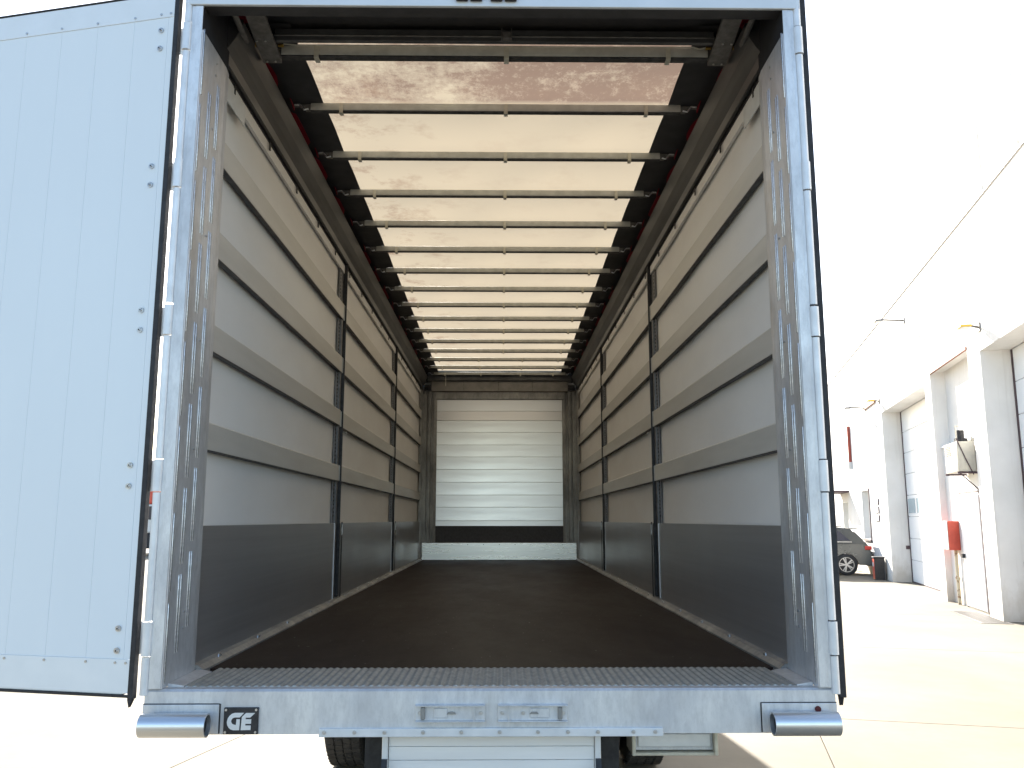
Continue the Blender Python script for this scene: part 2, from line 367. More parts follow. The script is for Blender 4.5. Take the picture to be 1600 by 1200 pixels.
for s in (-1, 1):
    sheet(s * .975, s * 1.225, .44, LEN - .06, 4, 2.939, M['tarp_dark'], 'tarp_edge_band')
    # the outer red edge of the tarpaulin, folded down over the rail
    tp('red_tarp_edge', MB().prism([(s * 1.165, 2.955), (s * 1.165, 2.949), (s * 1.20, 2.945), (s * 1.235, 2.905), (s * 1.29, 2.80), (s * 1.295, 2.80), (s * 1.24, 2.915), (s * 1.205, 2.953)], 'y', .36, LEN), M['red_vinyl'])
    for k in range(15):
        yb = bows_y[k] + .02
        if yb < .9 and k > 0: continue
        tp('red_tab', MB().prism([(yb + .4 * 0, 2.93), (yb - .10, 2.93), (yb, 2.905)], 'x', s * 1.142, s * 1.146), M['red_vinyl'])
tp('front_sun_block', MB().box(-1.295, 1.295, LEN - .09, LEN + .17, 2.975, 2.99).box(-1.295, -1.15, LEN - .075, LEN + .14, 2.81, 2.974).box(1.15, 1.295, LEN - .075, LEN + .14, 2.81, 2.974), M['tarp_dark'])  # unseen cover added to stop sun leaking in at the front corners
tp('roof_rear_apron', MB().box(-1.28, 1.28, .076, .53, 2.965, 2.972).box(-1.28, -1.27, .076, .36, 2.90, 2.964).box(1.27, 1.28, .076, .36, 2.90, 2.964).box(-1.2, 1.2, .515, .53, 2.93, 2.965), M['tarp_dark'])
print_ = part('tarp_print', MB().box(-.085, -.05, .634, .640, 2.925, 2.926).box(-.07, -.035, .655, .659, 2.925, 2.926).box(-.068, -.04, .668, .671, 2.925, 2.926).box(.0, .05, .634, .645, 2.925, 2.926), M['ink'], cream, label='faint lines of dark print')
part('tarp_print_mark', MB().prism([(.035, .675), (.055, .675), (.045, .66)], 'z', 2.925, 2.926), M['red_ink'], cream)
def make_bow(y, big=False):
    hw = .013 if not big else .02; zt = 2.938 if not big else 2.905; zb = zt - (.050 if not big else .054); e = 1.045
    b = MB().box(-e, e, y - hw, y + hw, zb + .008, zt, .003)
    o = tp('roof_bow', b, M['bow'], True)
    part('bow_shade_strip', MB().box(-e, e, y - hw + .003, y + hw + .006, zb, zb + .0075, .002), M['bow_under'], o)  # dark strip paints the shaded underside of the bow
    for s in (-1, 1):
        part('bow_end', MB().box(s * (e - .05), s * (e + .03), y - .010, y + .010, zb + .004, zt - .006, .003)
             .box(s * (e + .02), s * 1.14, y - .006, y + .006, zt - .02, zt - .006, .002), M['arm_steel'], o)
        part('end_hook', MB().path([(s * (e + .01), y - .016, zb + .012), (s * (e + .035), y - .018, zb + .004), (s * (e + .06), y - .014, zt - .012), (s * 1.135, y - .012, zt - .012)], .005, 8), M['galv_rib'], o, True)
    return o
clipm = MB().box(-.011, .011, -.019, -.014, -.034, .018, .002).box(-.011, .011, -.019, .019, -.039, -.0341, .002).mesh('bow_clip', M['clip'])
clipb = MB().box(-.012, .012, -.026, -.021, -.07, -.012, .002).box(-.012, .012, -.026, .026, -.076, -.0701, .002).mesh('bow_clip', M['clip'])
for i, y in enumerate(bows_y[:15] + [LEN - .11]):
    b = make_bow(y, i == 0)
    xs = (-.872, .055, .848) if i < 13 else (-.872, -.3, .33, .848)
    for x in xs: obj('bow_clip', clipb if i == 0 else clipm, b, (x, y, 2.915))
# rear portal beam of the sliding roof
pb = tp('portal_beam', MB().box(-1.05, 1.05, .455, .475, 2.868, 2.93, .003).box(-1.05, 1.05, .475, .52, 2.895, 2.905), M['rail_alu'])
part('beam_bead', MB().cyl((-1.05, .452, 2.893), (1.05, .452, 2.893), .0035, 8), M['arm_steel'], pb)
part('centre_catch', MB().box(.035, .075, .43, .455, 2.872, 2.906, .003).box(.03, .034, .425, .455, 2.87, 2.92).box(.076, .08, .425, .455, 2.87, 2.92), M['arm_steel'], pb)
part('pull_cord', MB().path([(-1.03, .545, 2.905), (-.97, .545, 2.898), (-.3, .545, 2.899), (.4, .545, 2.897), (.97, .545, 2.9), (1.0, .545, 2.89), (1.04, .545, 2.9)], .004, 6), M['clip'], pb, True)
for s in (-1, 1):
    arm = tp('portal_arm', MB().prism([(s * 1.02, .075), (s * 1.105, .075), (s * 1.145, .62), (s * 1.055, .62)], 'z', 2.845, 2.862), M['arm_steel'])
    screws(MB().cyl((0, 0, 0), (0, 0, -.005), .005, 8).mesh('screw', M['screw']), 'screw', arm, [(s * 1.05, .11, 2.845), (s * 1.08, .11, 2.845), (s * 1.08, .42, 2.845), (s * 1.12, .42, 2.845), (s * 1.08, .6, 2.845), (s * 1.12, .6, 2.845)])
    part('arm_stay', MB().cyl((s * 1.135, .075, 2.80), (s * 1.17, .42, 2.84), .014, 8), M['arm_steel'], arm)
    part('brass_fitting', MB().cyl((s * 1.15, .50, 2.87), (s * 1.18, .50, 2.87), .01, 10).cyl((s * 1.03, .545, 2.895), (s * 1.055, .545, 2.895), .008, 10), mat('brass', (.55, .35, .08), None, .35, .8), arm)

# --- side walls
posts_y = [.36, 3.38, 6.75, LEN - .03]
screw_x = MB().cyl((0, 0, 0), (.004, 0, 0), .004, 8).mesh('screw', M['screw'])
hookm = MB().box(-.003, .003, -.009, .009, -.05, 0, .001).mesh('curtain_roller', M['rubber'])
slotstrip = None
for s in (-1, 1):
    # side rail (cant rail)
    rp = [(s * 1.238, 2.688), (s * 1.228, 2.692), (s * 1.222, 2.735), (s * 1.20, 2.765), (s * 1.178, 2.80), (s * 1.150, 2.868), (s * 1.155, 2.880), (s * 1.20, 2.90), (s * 1.275, 2.90), (s * 1.275, 2.70)]
    rail = tp('side_rail', MB().prism(rp, 'y', .31, LEN), M['rail_alu'])
    part('rail_track', MB().box(s * 1.252, s * 1.27, .36, LEN, 2.6745, 2.6875), M['rubber'], rail)
    part('curtain_hem', MB().box(s * 1.255, s * 1.272, .36, LEN, 2.61, 2.674), M['curtain'], rail)
    for k in range(16):
        y = .52 + .62 * k
        if any(abs(y - p) < .12 for p in posts_y[1:3]): continue
        obj('curtain_roller', hookm, rail, (s * 1.245, y, 2.676))
    # floor edge rail with lashing rings
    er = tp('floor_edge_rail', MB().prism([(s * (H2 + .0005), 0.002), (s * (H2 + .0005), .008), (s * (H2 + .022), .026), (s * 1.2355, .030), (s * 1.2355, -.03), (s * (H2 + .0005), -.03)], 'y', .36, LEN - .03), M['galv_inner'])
    tp('side_light_block', MB().box(s * 1.286, s * 1.294, .36, LEN + .12, -.16, .12).box(s * 1.237, s * 1.28, .36, LEN + .1, -.16, -.031), M['rail_alu'])  # outer closing boxes added against light leaking in along the floor
    er2 = part('rail_end', MB().prism([(s * 1.152, -.005), (s * 1.152, .003), (s * 1.19, .010), (s * 1.213, .012), (s * 1.213, -.02), (s * 1.152, -.02)], 'y', .052, .359), M['galv'], er)
    ring = MB().path([(s * -.018, -.02, 0), (s * -.018, -.012, .016), (s * -.018, .012, .016), (s * -.018, .02, 0)], .0045, 8).mesh('lashing_ring', M['screw'], True)
    for k in range(16): obj('lashing_ring', ring, er, (s * 1.225, .62 + k * .6, .016))
    for bi in range(3):
        y0 = posts_y[bi] + (.0 if bi == 0 else .10); y1 = posts_y[bi + 1] - (.11 if bi < 2 else .0)
        yc0 = posts_y[bi] - (.02 if bi else .06); yc1 = posts_y[bi + 1] + (.02 if bi < 2 else .185)
        # curtain skin
        cu = MB(); ny, nz = 40, 16; G = []
        for j in range(ny + 1):
            yy = yc0 + (yc1 - yc0) * j / ny
            G.append([cu.bm.verts.new((s * (1.281 + .003 * math.sin(yy * 5 + i * .9) * math.sin(i * 1.3 + s)), yy, -.03 + 2.80 * i / nz)) for i in range(nz + 1)])
        for j in range(ny):
            for i in range(nz): cu.bm.faces.new((G[j][i], G[j + 1][i], G[j + 1][i + 1], G[j][i + 1]))
        tp('side_curtain', cu, M['curtain'], True)
        for (z0, z1) in ((2.213, 2.345), (1.783, 1.912), (1.352, 1.478), (.922, 1.046)):
            dz = random.uniform(-.004, .004); z0 += dz; z1 += dz
            ys0 = yc0 if bi == 0 else y0 - .05; ys1 = posts_y[bi + 1] + (.015 if bi < 2 else .02)
            sl = tp('slat', MB().prism([(s * 1.268, z1), (s * 1.246, z1 - .004), (s * 1.242, z1 - .01), (s * 1.242, z0), (s * 1.268, z0)], 'y', ys0, ys1), M['slat'])
            part('slat_shade_strip', MB().box(s * 1.243, s * 1.271, ys0, ys1 - .002, z0 - .006, z0 - .0008), M['slat_under'], sl)  # dark strip paints the shade below the slat
        sb = tp('side_board', MB().box(s * 1.236, s * 1.262, y0, y1, .0, .592, .001), M['side_board'])
        part('board_end_trim', MB().box(s * 1.231, s * 1.2355, y1 - .012, y1, .032, .590), M['frame_alu'], sb)
        if bi: part('board_end_trim', MB().box(s * 1.231, s * 1.2355, y0, y0 + .008, .032, .590), M['arm_steel'], sb)
    for pi in (1, 2):
        y = posts_y[pi]
        po = tp('side_post', MB().box(s * 1.262, s * 1.272, y - .085, y + .075, .0, 2.69).box(s * 1.248, s * 1.262, y - .03, y + .02, 0, 2.30), M['post_steel'])
        part('post_flange', MB().box(s * 1.230, s * 1.262, y + .060, y + .074, .03, 2.69, .002).box(s * 1.212, s * 1.216, y + .05, y + .09, .03, .6), M['black_steel'], po)
        hs = MB()
        for k in range(70):
            z = .64 + k * .029
            hs.box(s * 1.2615, s * 1.259, y - .068, y - .052, z, z + .013)
        part('hole_strip', hs, M['rubber'], po, kind='stuff')
        part('post_head_pin', MB().cyl((s * 1.20, y + .07, 1.30), (s * 1.215, y + .07, 1.30), .01, 8).box(s * 1.205, s * 1.214, y + .055, y + .085, .5, .58), M['screw'], po)
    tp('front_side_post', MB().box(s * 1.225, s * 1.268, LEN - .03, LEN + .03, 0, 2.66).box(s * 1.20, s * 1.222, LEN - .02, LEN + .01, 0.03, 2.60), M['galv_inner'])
    tp('white_end_panel', MB().box(s * 1.2445, s * 1.2495, .372, .69, 2.545, 2.652), M['white_plastic'], label='pale rectangular panel high beside the post')
    tp('corner_fitting', MB().box(s * 1.09, s * 1.20, LEN - .06, LEN + .0, 2.665, 2.74, .004).box(s * 1.1, s * 1.19, LEN - .1, LEN - .06, 2.69, 2.72, .004), M['black_steel'])
# --- front wall
Y = LEN
tp('front_wall_shell', MB().box(-1.295, 1.295, Y + .142, Y + .17, -.2, 2.97), M['end_panel'])
zb = [2.516, 2.33, 2.18, 1.99, 1.79, 1.60, 1.40, 1.20, 1.0, .81, .60, .519]
tilt = [1.2, -3.2, 1.6, 1.4, 1.8, -.8, -.3, -.6, .0, -.4, .2]
for i in range(11):
    h = zb[i] - zb[i + 1]
    pl = MB().box(-1.0, 1.0, -.012, .012, -h / 2 + .0015, h / 2 - .0015, .002)
    for k in (1, 2): pl.box(-1.0, 1.0, -.0135, -.012, -h / 2 + h * k / 3 - .002, -h / 2 + h * k / 3 + .002)
    part('front_plank', pl, M['plank'], trailer, False, (0, Y + .045, FLOOR + (zb[i] + zb[i + 1]) / 2), (R(tilt[i]), 0, 0))
tp('kick_board', MB().box(-1.0, 1.0, Y + .03, Y + .055, .266, .516), M['kick'])
for s in (-1, 1):
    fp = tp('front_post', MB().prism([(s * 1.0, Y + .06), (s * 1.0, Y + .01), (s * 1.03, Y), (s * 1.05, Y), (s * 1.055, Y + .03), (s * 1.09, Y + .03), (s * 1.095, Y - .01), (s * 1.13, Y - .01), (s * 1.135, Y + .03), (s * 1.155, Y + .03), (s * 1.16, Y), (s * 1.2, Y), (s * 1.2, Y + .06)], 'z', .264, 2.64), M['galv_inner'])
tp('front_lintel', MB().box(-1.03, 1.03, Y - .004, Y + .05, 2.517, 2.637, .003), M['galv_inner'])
tp('front_header_panel', MB().box(-1.09, 1.09, Y - .03, Y + .03, 2.642, 2.80, .003), M['end_panel'])
for x in (-.575, -.02, .525): tp('header_seam', MB().box(x - .008, x + .008, Y - .034, Y - .0305, 2.645, 2.797), M['arm_steel'])
tp('front_header_tube', MB().cyl((-1.12, Y - .06, 2.822), (1.12, Y - .06, 2.822), .014, 10).box(-1.15, 1.15, Y - .03, Y + .06, 2.802, 2.93), M['rail_alu'])
tp('hanging_strap', MB().box(-.865, -.855, Y - .075, Y - .072, 2.72, 2.9), M['clip'])
pl = tp('front_plinth', MB().box(-1.2, 1.2, Y - .035, Y + .05, .002, .262, .003), M['plinth'])
part('plinth_rib', (lambda b: [b.box(-1.2, 1.2, Y - .038, Y - .0355, z - .002, z + .002) for z in [.02 + k * .02 for k in range(12)]] and b)(MB()), M['plinth'], pl)
screws(MB().cyl((0, 0, 0), (0, -.004, 0), .006, 8).mesh('screw', M['black_steel']), 'screw', pl, [(-.98 + .245 * k, Y - .036, .235) for k in range(9)] + [(-.98 + .245 * k, Y + .029, .498) for k in range(9)])

# --- rear doors
DH = 2.815
def make_door(base, rot, label):
    core = MB().box(.03, 1.235, -.026, -.0015, -.02, DH)
    d = part('rear_door', core, M['door_white'], trailer, False, base, rot, label=label)
    u = .032
    wds = [.162] + [.178] * 5 + [.155]
    obj('door_panel', MB().box(.0042, .0316, -.0015, .0004, .105, DH - .11, .0006).mesh('door_panel', M['door_white']), d)
    for wd in wds:
        obj('door_panel', MB().box(u + .0003, u + wd - .0003, -.0015, .0004, .105, DH - .11, .0006).mesh('door_panel', M['door_white']), d); u += wd
    part('door_trim', MB().box(.0042, 1.235, -.0014, .003, -.016, .1046, .001), M['door_trim'], d)
    part('door_trim', MB().box(.0042, 1.235, -.0014, .003, DH - .1096, DH - .004, .001), M['door_trim'], d)
    part('door_seal', MB().box(-.018, .0036, -.021, .006, -.036, DH + .012, .003).box(.0037, 1.235, -.024, .0036, -.032, -.0205, .003).box(.0037, 1.235, -.024, .0036, DH + .0005, DH + .009, .003), M['rubber'], d)
    part('seal_foot', MB().prism([(-.018, -.036), (.004, -.036), (-.004, -.065)], 'y', -.01, .004), M['rubber'], d)
    rm = MB().cyl((0, 0, 0), (0, .003, 0), .005, 10).mesh('door_rivet', M['screw'])
    us = [.02, .065, .19, .372, .55, .728, .906, 1.084, 1.2]
    for q in us:
        for z in (.092, DH - .095): obj('door_rivet', rm, d, (q, .003, z))
    bm_ = MB().cyl((0, 0, 0), (0, .005, 0), .0115, 14).cyl((0, .005, 0), (0, .009, 0), .0085, 14, .006).mesh('hinge_bolt', M['screw'], True)
    bk = MB().cyl((0, .009, 0), (0, .0095, 0), .0035, 6).mesh('bolt_socket', M['rubber'])
    for z in (.215, .135, .825, .745, 1.44, 1.36, 2.045, 1.965, 2.648, 2.566):
        obj('hinge_bolt', bm_, d, (.062, .0012, z)); obj('bolt_socket', bk, d, (.062, .0012, z))
    return d
make_door((-1.338, .012, FLOOR), (0, 0, R(167)), 'white left rear door swung out flat with black rubber edge')
make_door((1.299, .022, FLOOR), (0, 0, R(89.3)), 'right rear door folded back along the side')
# --- underside
ug = tp('rear_guard_panel', MB().box(-.385, .385, .085, .095, -.62, -.172), M['door_trim'])
for k in range(9):
    part('guard_plank', MB().box(-.384, .384, .077, .0845, -.172 - .0485 * (k + 1) + .001, -.172 - .0485 * k - .001, .001), M['panel_white'], ug)
for s in (-1, 1): part('guard_channel', MB().box(s * .386, s * .408, .06, .11, -.63, -.17, .003), M['frame_alu'], ug); 
for s in (-1, 1): part('guard_bracket', MB().prism([(.06, -.40), (.03, -.30), (.05, -.26), (.06, -.26)], 'x', s * .387, s * .407), M['black_steel'], ug)
st = tp('pull_out_step', MB().box(.552, .566, .24, .40, -.300, -.205, .003).box(.878, .892, .24, .40, -.300, -.205, .003).box(.552, .892, .25, .40, -.302, -.290, .003), M['clip'], label='boxy pull-out step frame')
part('step_tread', MB().box(.578, .868, .262, .40, -.272, -.222, .004), M['frame_alu'], st)
part('step_cover', MB().box(.567, .877, .272, .41, -.285, -.208), M['galv_post'], st)
def tyre_mesh():
    b = MB(); seg = 48; r = .51; prof = [(-.135, .30), (-.142, .40), (-.128, .485), (-.10, .508), (.10, .508), (.128, .485), (.142, .40), (.135, .30)]
    rings = [[b.bm.verts.new((x, math.cos(a) * q, math.sin(a) * q)) for a in [2 * math.pi * i / seg for i in range(seg)]] for x, q in prof]
    for k in range(len(rings) - 1):
        for i in range(seg): b.bm.faces.new((rings[k][i], rings[k][(i + 1) % seg], rings[k + 1][(i + 1) % seg], rings[k + 1][i]))
    return b.mesh('tyre', M['tyre'], True)
def tread_mesh():
    b = MB(); seg = 64
    for i in range(seg):
        a = 2 * math.pi * i / seg
        for (xa, xb, da) in ((-.118, -.062, 0), (-.052, -.004, .05), (.006, .054, .02), (.064, .118, .07)):
            b.box(xa, xb, -.0205, .0205, .503, .517, .002, Matrix.Rotation(a + da, 4, 'X') @ Matrix.Rotation(.25 if xa < 0 else -.25, 4, 'Z'))
    return b.mesh('tread_block', M['tyre'])
TY = tyre_mesh(); TRD = tread_mesh()
RIM = MB().cyl((-.11, 0, 0), (.11, 0, 0), .30, 32).cyl((.11, 0, 0), (.16, 0, 0), .12, 20).mesh('rim', M['frame_alu'], True)
for ya in (3.25, 8.6):
    tp('axle', MB().cyl((-1.1, ya, .519 - FLOOR), (1.1, ya, .519 - FLOOR), .065, 16).box(-.55, .55, ya - .05, ya + .05, .46 - FLOOR, .56 - FLOOR), M['black_steel'])
    for x in (-1.045, -.725, .725, 1.045):
        t = obj('tyre', TY, trailer, (x, ya, .519)); t['label'] = 'black tyre'
        obj('tread_block', TRD, t, kind='stuff'); obj('rim', RIM, t, (0, 0, 0), (0, 0, 0 if x > 0 else math.pi))
for s in (-1, 1):
    tp('mud_flap', MB().box(s * .60, s * 1.2, 4.0, 4.02, -.95, -.2), M['rubber'])

# ================================================================ workshop building on the right
FA = math.atan2(1.0, .256)
bld = thing('workshop_building', 'long white workshop hall with tall recessed sectional doors along the yard', 'building', (8.81, 12.0, 0), FA)
M['wall'] = mat('white_render', (.78, .765, .745), (.70, .685, .66), .85, 0, 1.2, bmp=.15, detail=10)
M['sect'] = mat('sectional_door_white', (.83, .84, .85), (.80, .81, .82), .45, 0, 2)
M['dark_trim'] = mat('dark_trim', (.10, .06, .07), (.07, .045, .05), .6, 0, 10)
M['brown_trim'] = mat('brown_trim', (.26, .10, .06), (.2, .08, .05), .6, 0, 10)
M['glass'] = mat('tinted_pane', (.35, .45, .5), (.3, .4, .45), .12, 0, 2)
def add_dirt(m):
    n = m.node_tree.nodes; l = m.node_tree.links; b = n['Principled BSDF']
    src = b.inputs['Base Color'].links[0].from_socket
    geo = n.new('ShaderNodeNewGeometry'); sep = n.new('ShaderNodeSeparateXYZ'); l.new(geo.outputs['Position'], sep.inputs[0])
    t = noise(n, l, 2.2, 8, rough=.7, stretch=(1, 1, .5))
    mr = n.new('ShaderNodeMapRange'); l.new(sep.outputs['Z'], mr.inputs[0]); mr.inputs[1].default_value = 0; mr.inputs[2].default_value = 1.1
    mr.inputs[3].default_value = .35; mr.inputs[4].default_value = -.12
    ad = n.new('ShaderNodeMath'); ad.operation = 'ADD'; l.new(t.outputs['Fac'], ad.inputs[0]); l.new(mr.outputs[0], ad.inputs[1])
    c = mix_color(n, l, ramp(n, l, ad.outputs[0], [(.52, 0.), (.85, .55)]).outputs[0], src, (.42, .35, .26))
    st = noise(n, l, 3.0, 6, rough=.6, stretch=(3, 3, .12))
    c = mix_color(n, l, ramp(n, l, st.outputs['Fac'], [(.56, 0.), (.75, .3)]).outputs[0], c, (.5, .46, .42))
    l.new(c, b.inputs['Base Color'])
add_dirt(M['wall'])
def bp(name, mb, m, **k): return part(name, mb, m, bld, **k)
T = .5
W = MB()
WX0, WX1, TOP = -14, 23, 7.4
# pieces of the facade wall (s, outward, z): outward face at 0
W.box(WX0, -6.3, -T, 0, 0, TOP); W.box(-6.3, -.3, -T, 0, 4.78, TOP); W.box(-.3, .47, -T, 0, 0, TOP)
W.box(.47, 3.45, -T, 0, 5.02, TOP); W.box(.47, 3.45, -T, -.30, 3.3, 5.02); W.box(.47, 3.45, -T, -.14, 0, 3.3)
W.box(3.45, 3.98, -T, 0, 0, TOP); W.box(3.98, 9.4, -T, 0, 4.83, TOP); W.box(9.4, 12.35, -T, 0, 0, TOP)
W.box(12.35, 13.9, -T, 0, 2.7, TOP); W.box(12.35, 13.9, -T, 0, 0, 1.12); W.box(13.9, 17.2, -T, 0, 0, TOP)
W.box(17.2, 18.6, -T, 0, 2.4, TOP); W.box(18.6, WX1, -T, 0, 0, TOP)
bp('wall', W, M['wall'])
bp('rear_wall', MB().box(WX0, WX1, -14, -T - .6, 0, TOP + .9), M['wall'])
up = MB(); wins = [-4.9 + 1.86 * k for k in range(-4, 14)]
prev = WX0
for sx in wins:
    up.box(prev, sx - .05, -T, -.03, TOP + .04, 8.75); prev = sx + .05
up.box(prev, WX1, -T, -.03, TOP + .04, 8.75)
bp('upper_wall', up, M['wall'])
for sx in wins:
    up2 = bp('slit_window', MB().box(sx - .05, sx + .05, -.12, -.08, TOP + .04, 8.75), M['glass'])
    part('window_bar', MB().box(sx - .05, sx + .05, -.08, -.04, 7.60, 7.66), M['wall'], up2)
bp('roof_flashing', MB().box(WX0, WX1, -.02, .03, TOP + .002, TOP + .035), mat('flashing', (.66, .63, .62), None, .5))
# sectional doors
def sectional(s0, s1, top, glazed):
    d = bp('sectional_door', MB().box(s0 + .0, s1, -.60, -.56, 0.02, top + .1), M['sect'])
    n_ = 8; h = (top - .03) / n_
    for k in range(n_):
        z0 = .03 + k * h
        part('door_section', MB().box(s0 + .07, s1 - .07, -.56, -.515, z0 + .006, z0 + h - .006, .004), M['sect'], d)
        if k == glazed:
            m_ = 5; wd = (s1 - s0 - .14) / m_
            for q in range(m_):
                part('door_pane', MB().box(s0 + .17 + q * wd, s0 - .03 + (q + 1) * wd, -.514, -.506, z0 + .10, z0 + h - .1, .003), M['glass'], d)
    for a, b in ((s0, s0 + .06), (s1 - .06, s1)): part('guide_rail', MB().box(a, b, -.56, -.505, 0, top), M['dark_trim'], d)
    part('bottom_seal', MB().box(s0 + .06, s1 - .06, -.555, -.51, 0.002, .03), M['dark_trim'], d)
    part('door_handle', MB().box(s1 - .02, s1 + .0, -.50, -.40, .92, 1.02), M['dark_trim'], d)
    return d
sectional(-6.3, -.3, 4.78, 3); sectional(3.98, 9.4, 4.83, 3)
# entrance recess
dr = bp('side_door', MB().box(.95, 2.38, -.139, -.12, .02, 2.27), M['wall'])
part('door_leaf', MB().box(1.0, 2.33, -.119, -.105, .04, 2.22, .004), M['sect'], dr)
part('door_gap', MB().box(.945, .965, -.138, -.115, 0, 2.3).box(2.365, 2.385, -.138, -.115, 0, 2.3).box(.965, 2.365, -.138, -.115, 2.275, 2.3), M['dark_trim'], dr)
part('door_handle', MB().box(2.18, 2.28, -.104, -.05, .98, 1.06, .008), M['rubber'], dr)
bp('drain_pipe', MB().cyl((.53, -.10, 0), (.53, -.10, 3.3), .025, 10), M['dark_trim'])
bp('lintel_trim', MB().box(.5, 3.44, -.03, .02, 4.97, 5.019), M['brown_trim'])
bp('recess_sill', MB().box(.48, 3.44, -.296, -.10, 3.301, 3.34), M['sect'])
bp('lintel_trim', MB().box(10.2, 12.1, 0, .05, 5.25, 5.31), M['brown_trim'])
wn = bp('window', MB().box(12.35, 13.9, -.42, -.38, 1.12, 2.7), M['sect'])
part('pane', MB().box(12.45, 13.8, -.379, -.37, 1.2, 2.62), M['glass'], wn)
part('frame', MB().box(12.36, 12.42, 0.001, .03, 1.05, 2.75).box(12.35, 13.9, .001, .05, 1.06, 1.12), M['dark_trim'], wn)
dn = bp('glazed_door', MB().box(17.2, 18.6, -.42, -.38, 0, 2.4), M['sect'])
part('pane', MB().box(17.3, 17.85, -.379, -.37, .2, 2.3).box(17.95, 18.5, -.379, -.37, .2, 2.3), M['glass'], dn)
bp('entrance_canopy', MB().box(16.7, 19.2, .001, .9, 2.75, 2.82).cyl((16.75, .85, 0), (16.75, .85, 2.75), .03, 8), M['dark_trim'])
hr = thing('handrail', 'thin grey handrail beside the far glazed entrance door', 'handrail', (8.81 + .248 * 16.5 - .969 * .9, 12 + .969 * 16.5 + .248 * .9, 0), FA)
part('rail', MB().path([(0, 0, .0), (0, 0, 1.0), (2.2, 0, 1.5), (2.2, 0, 0)], .02, 8).path([(0, 0, .55), (2.2, 0, 1.0)], .015, 6), M['arm_steel'], hr)

def on_facade(s, o_, z): return (8.81 + .248 * s - .96876 * o_, 12 + .96876 * s + .248 * o_, z)
def ft(name, label, cat, s, o_, z, group=None): return thing(name, label, cat, on_facade(s, o_, z), FA, group)
for i in range(3):
    z = 1.80 + .25 * i
    p = ft('wall_plaque', ['lowest', 'middle', 'topmost'][i] + ' of three small white plaques beside the far window', 'plaque', 11.15, 0.001, z, 'three small plaques on the white wall')
    part('plate', MB().box(-.35, .35, 0, .03, -.09, .09, .003), M['sect'], p)
    part('edge', MB().box(-.36, -.35, 0, .034, -.09, .09).box(-.36, .35, .0, .034, -.10, -.091), M['dark_trim'], p)  # dark L-shaped strips paint the shadow the plaque casts
sg = ft('projecting_sign', 'narrow red and white sign fixed upright high on the white wall', 'sign', 15.6, 0.001, 3.6)
part('panel', MB().box(-.04, .04, 0, .10, .2, 1.5, .01), mat('red_sign', (.4, .08, .05), None, .5), sg)
part('cap', MB().box(-.05, .05, 0, .12, -.06, .199, .005), M['wall'], sg)
# air conditioner
ac = ft('air_conditioner', 'boxy off white air conditioner on a bracket above the small door', 'air conditioner', .87, -.139, 2.60)
M['ac'] = mat('ac_cream', (.62, .59, .50), (.55, .52, .44), .5, 0, 6)
part('casing', MB().box(0, .9, .04, .36, .06, .64, .02), M['ac'], ac, True)
lv = MB()
for k in range(6): lv.box(.45, .85, .361, .372, .40 + k * .035, .412 + k * .035)
part('louvre', lv, M['dark_trim'], ac)
part('fan_motor', MB().cyl((.30, .2, .641), (.30, .2, .72), .12, 14).cyl((.30, .2, .721), (.30, .2, .88), .07, 14), M['rubber'], ac)
part('motor_guard', MB().path([(.15, .05, .65), (.15, .05, .93), (.15, .32, .95), (.15, .32, .645)], .012, 6), M['ac'], ac)
for bx in (-.01, .87): part('bracket', MB().box(bx, bx + .03, 0, .38, 0.02, .058), M['dark_trim'], ac)
part('bracket_stay', MB().path([(-.005, .36, .05), (-.005, .02, -.3)], .012, 6), M['dark_trim'], ac)
part('cable', MB().path([(-.01, .36, .7), (-.012, .22, .3), (-.012, .1, .0)], .010, 6), M['dark_trim'], ac)
rb = ft('hose_cabinet', 'red fire hose cabinet, sun glare painted on its front, beside the small door', 'hose cabinet', 2.6, -.139, 1.12)
M['red'] = mat('fire_red', (.62, .09, .05), (.52, .07, .04), .4, 0, 8)
part('box', MB().box(0, .42, 0, .22, 0, .60, .008), M['red'], rb)
part('front', MB().box(.01, .41, .221, .235, .01, .59, .003), M['white_plastic'], rb)  # white plate paints the sun glare on the red front
pp = ft('water_pipe', 'chipped cream water pipe running down below the red cabinet', 'pipe', 2.78, -.08, 0)
part('pipe', MB().cyl((0, 0, 0), (0, 0, 1.115), .035, 12).cyl((0, 0, .5), (0, 0, .56), .05, 12), mat('chipped_cream_paint', (.6, .52, .36), (.3, .18, .1), .6, 0, 9, spread=(.4, .45)), pp)
# flood lights on arms
def flood(s, z, col, label, ln=.55):
    f = ft('flood_light', label, 'flood light', s, 0.001, z, 'flood lights on arms along the white wall')
    part('arm', MB().cyl((0, 0, 0), (0, ln, .05), .022, 8).box(-.08, .08, 0, .02, -.08, .08), M['arm_steel'], f)
    part('lamp_head', MB().box(-.14, .14, ln - .05, ln + .14, -.0, .04, .01), col, f)
    part('lens', MB().box(-.12, .12, ln - .03, ln + .12, -.012, -.001), M['white_plastic'], f)
M['yellow'] = mat('yellow_paint', (.75, .5, .05), None, .4)
M['lampgrey'] = mat('lamp_grey', (.13, .14, .16), None, .4)
flood(5.6, 6.72, M['lampgrey'], 'grey flood light highest on the wall between the two tall doors')
flood(-.4, 5.2, M['yellow'], 'yellow flood light at the corner of the nearest tall door', .2)
flood(9.6, 5.2, M['yellow'], 'yellow flood light at the far corner of the distant tall door', .2)
flood(12.0, 5.3, M['lampgrey'], 'grey flood light above the far window', .5)
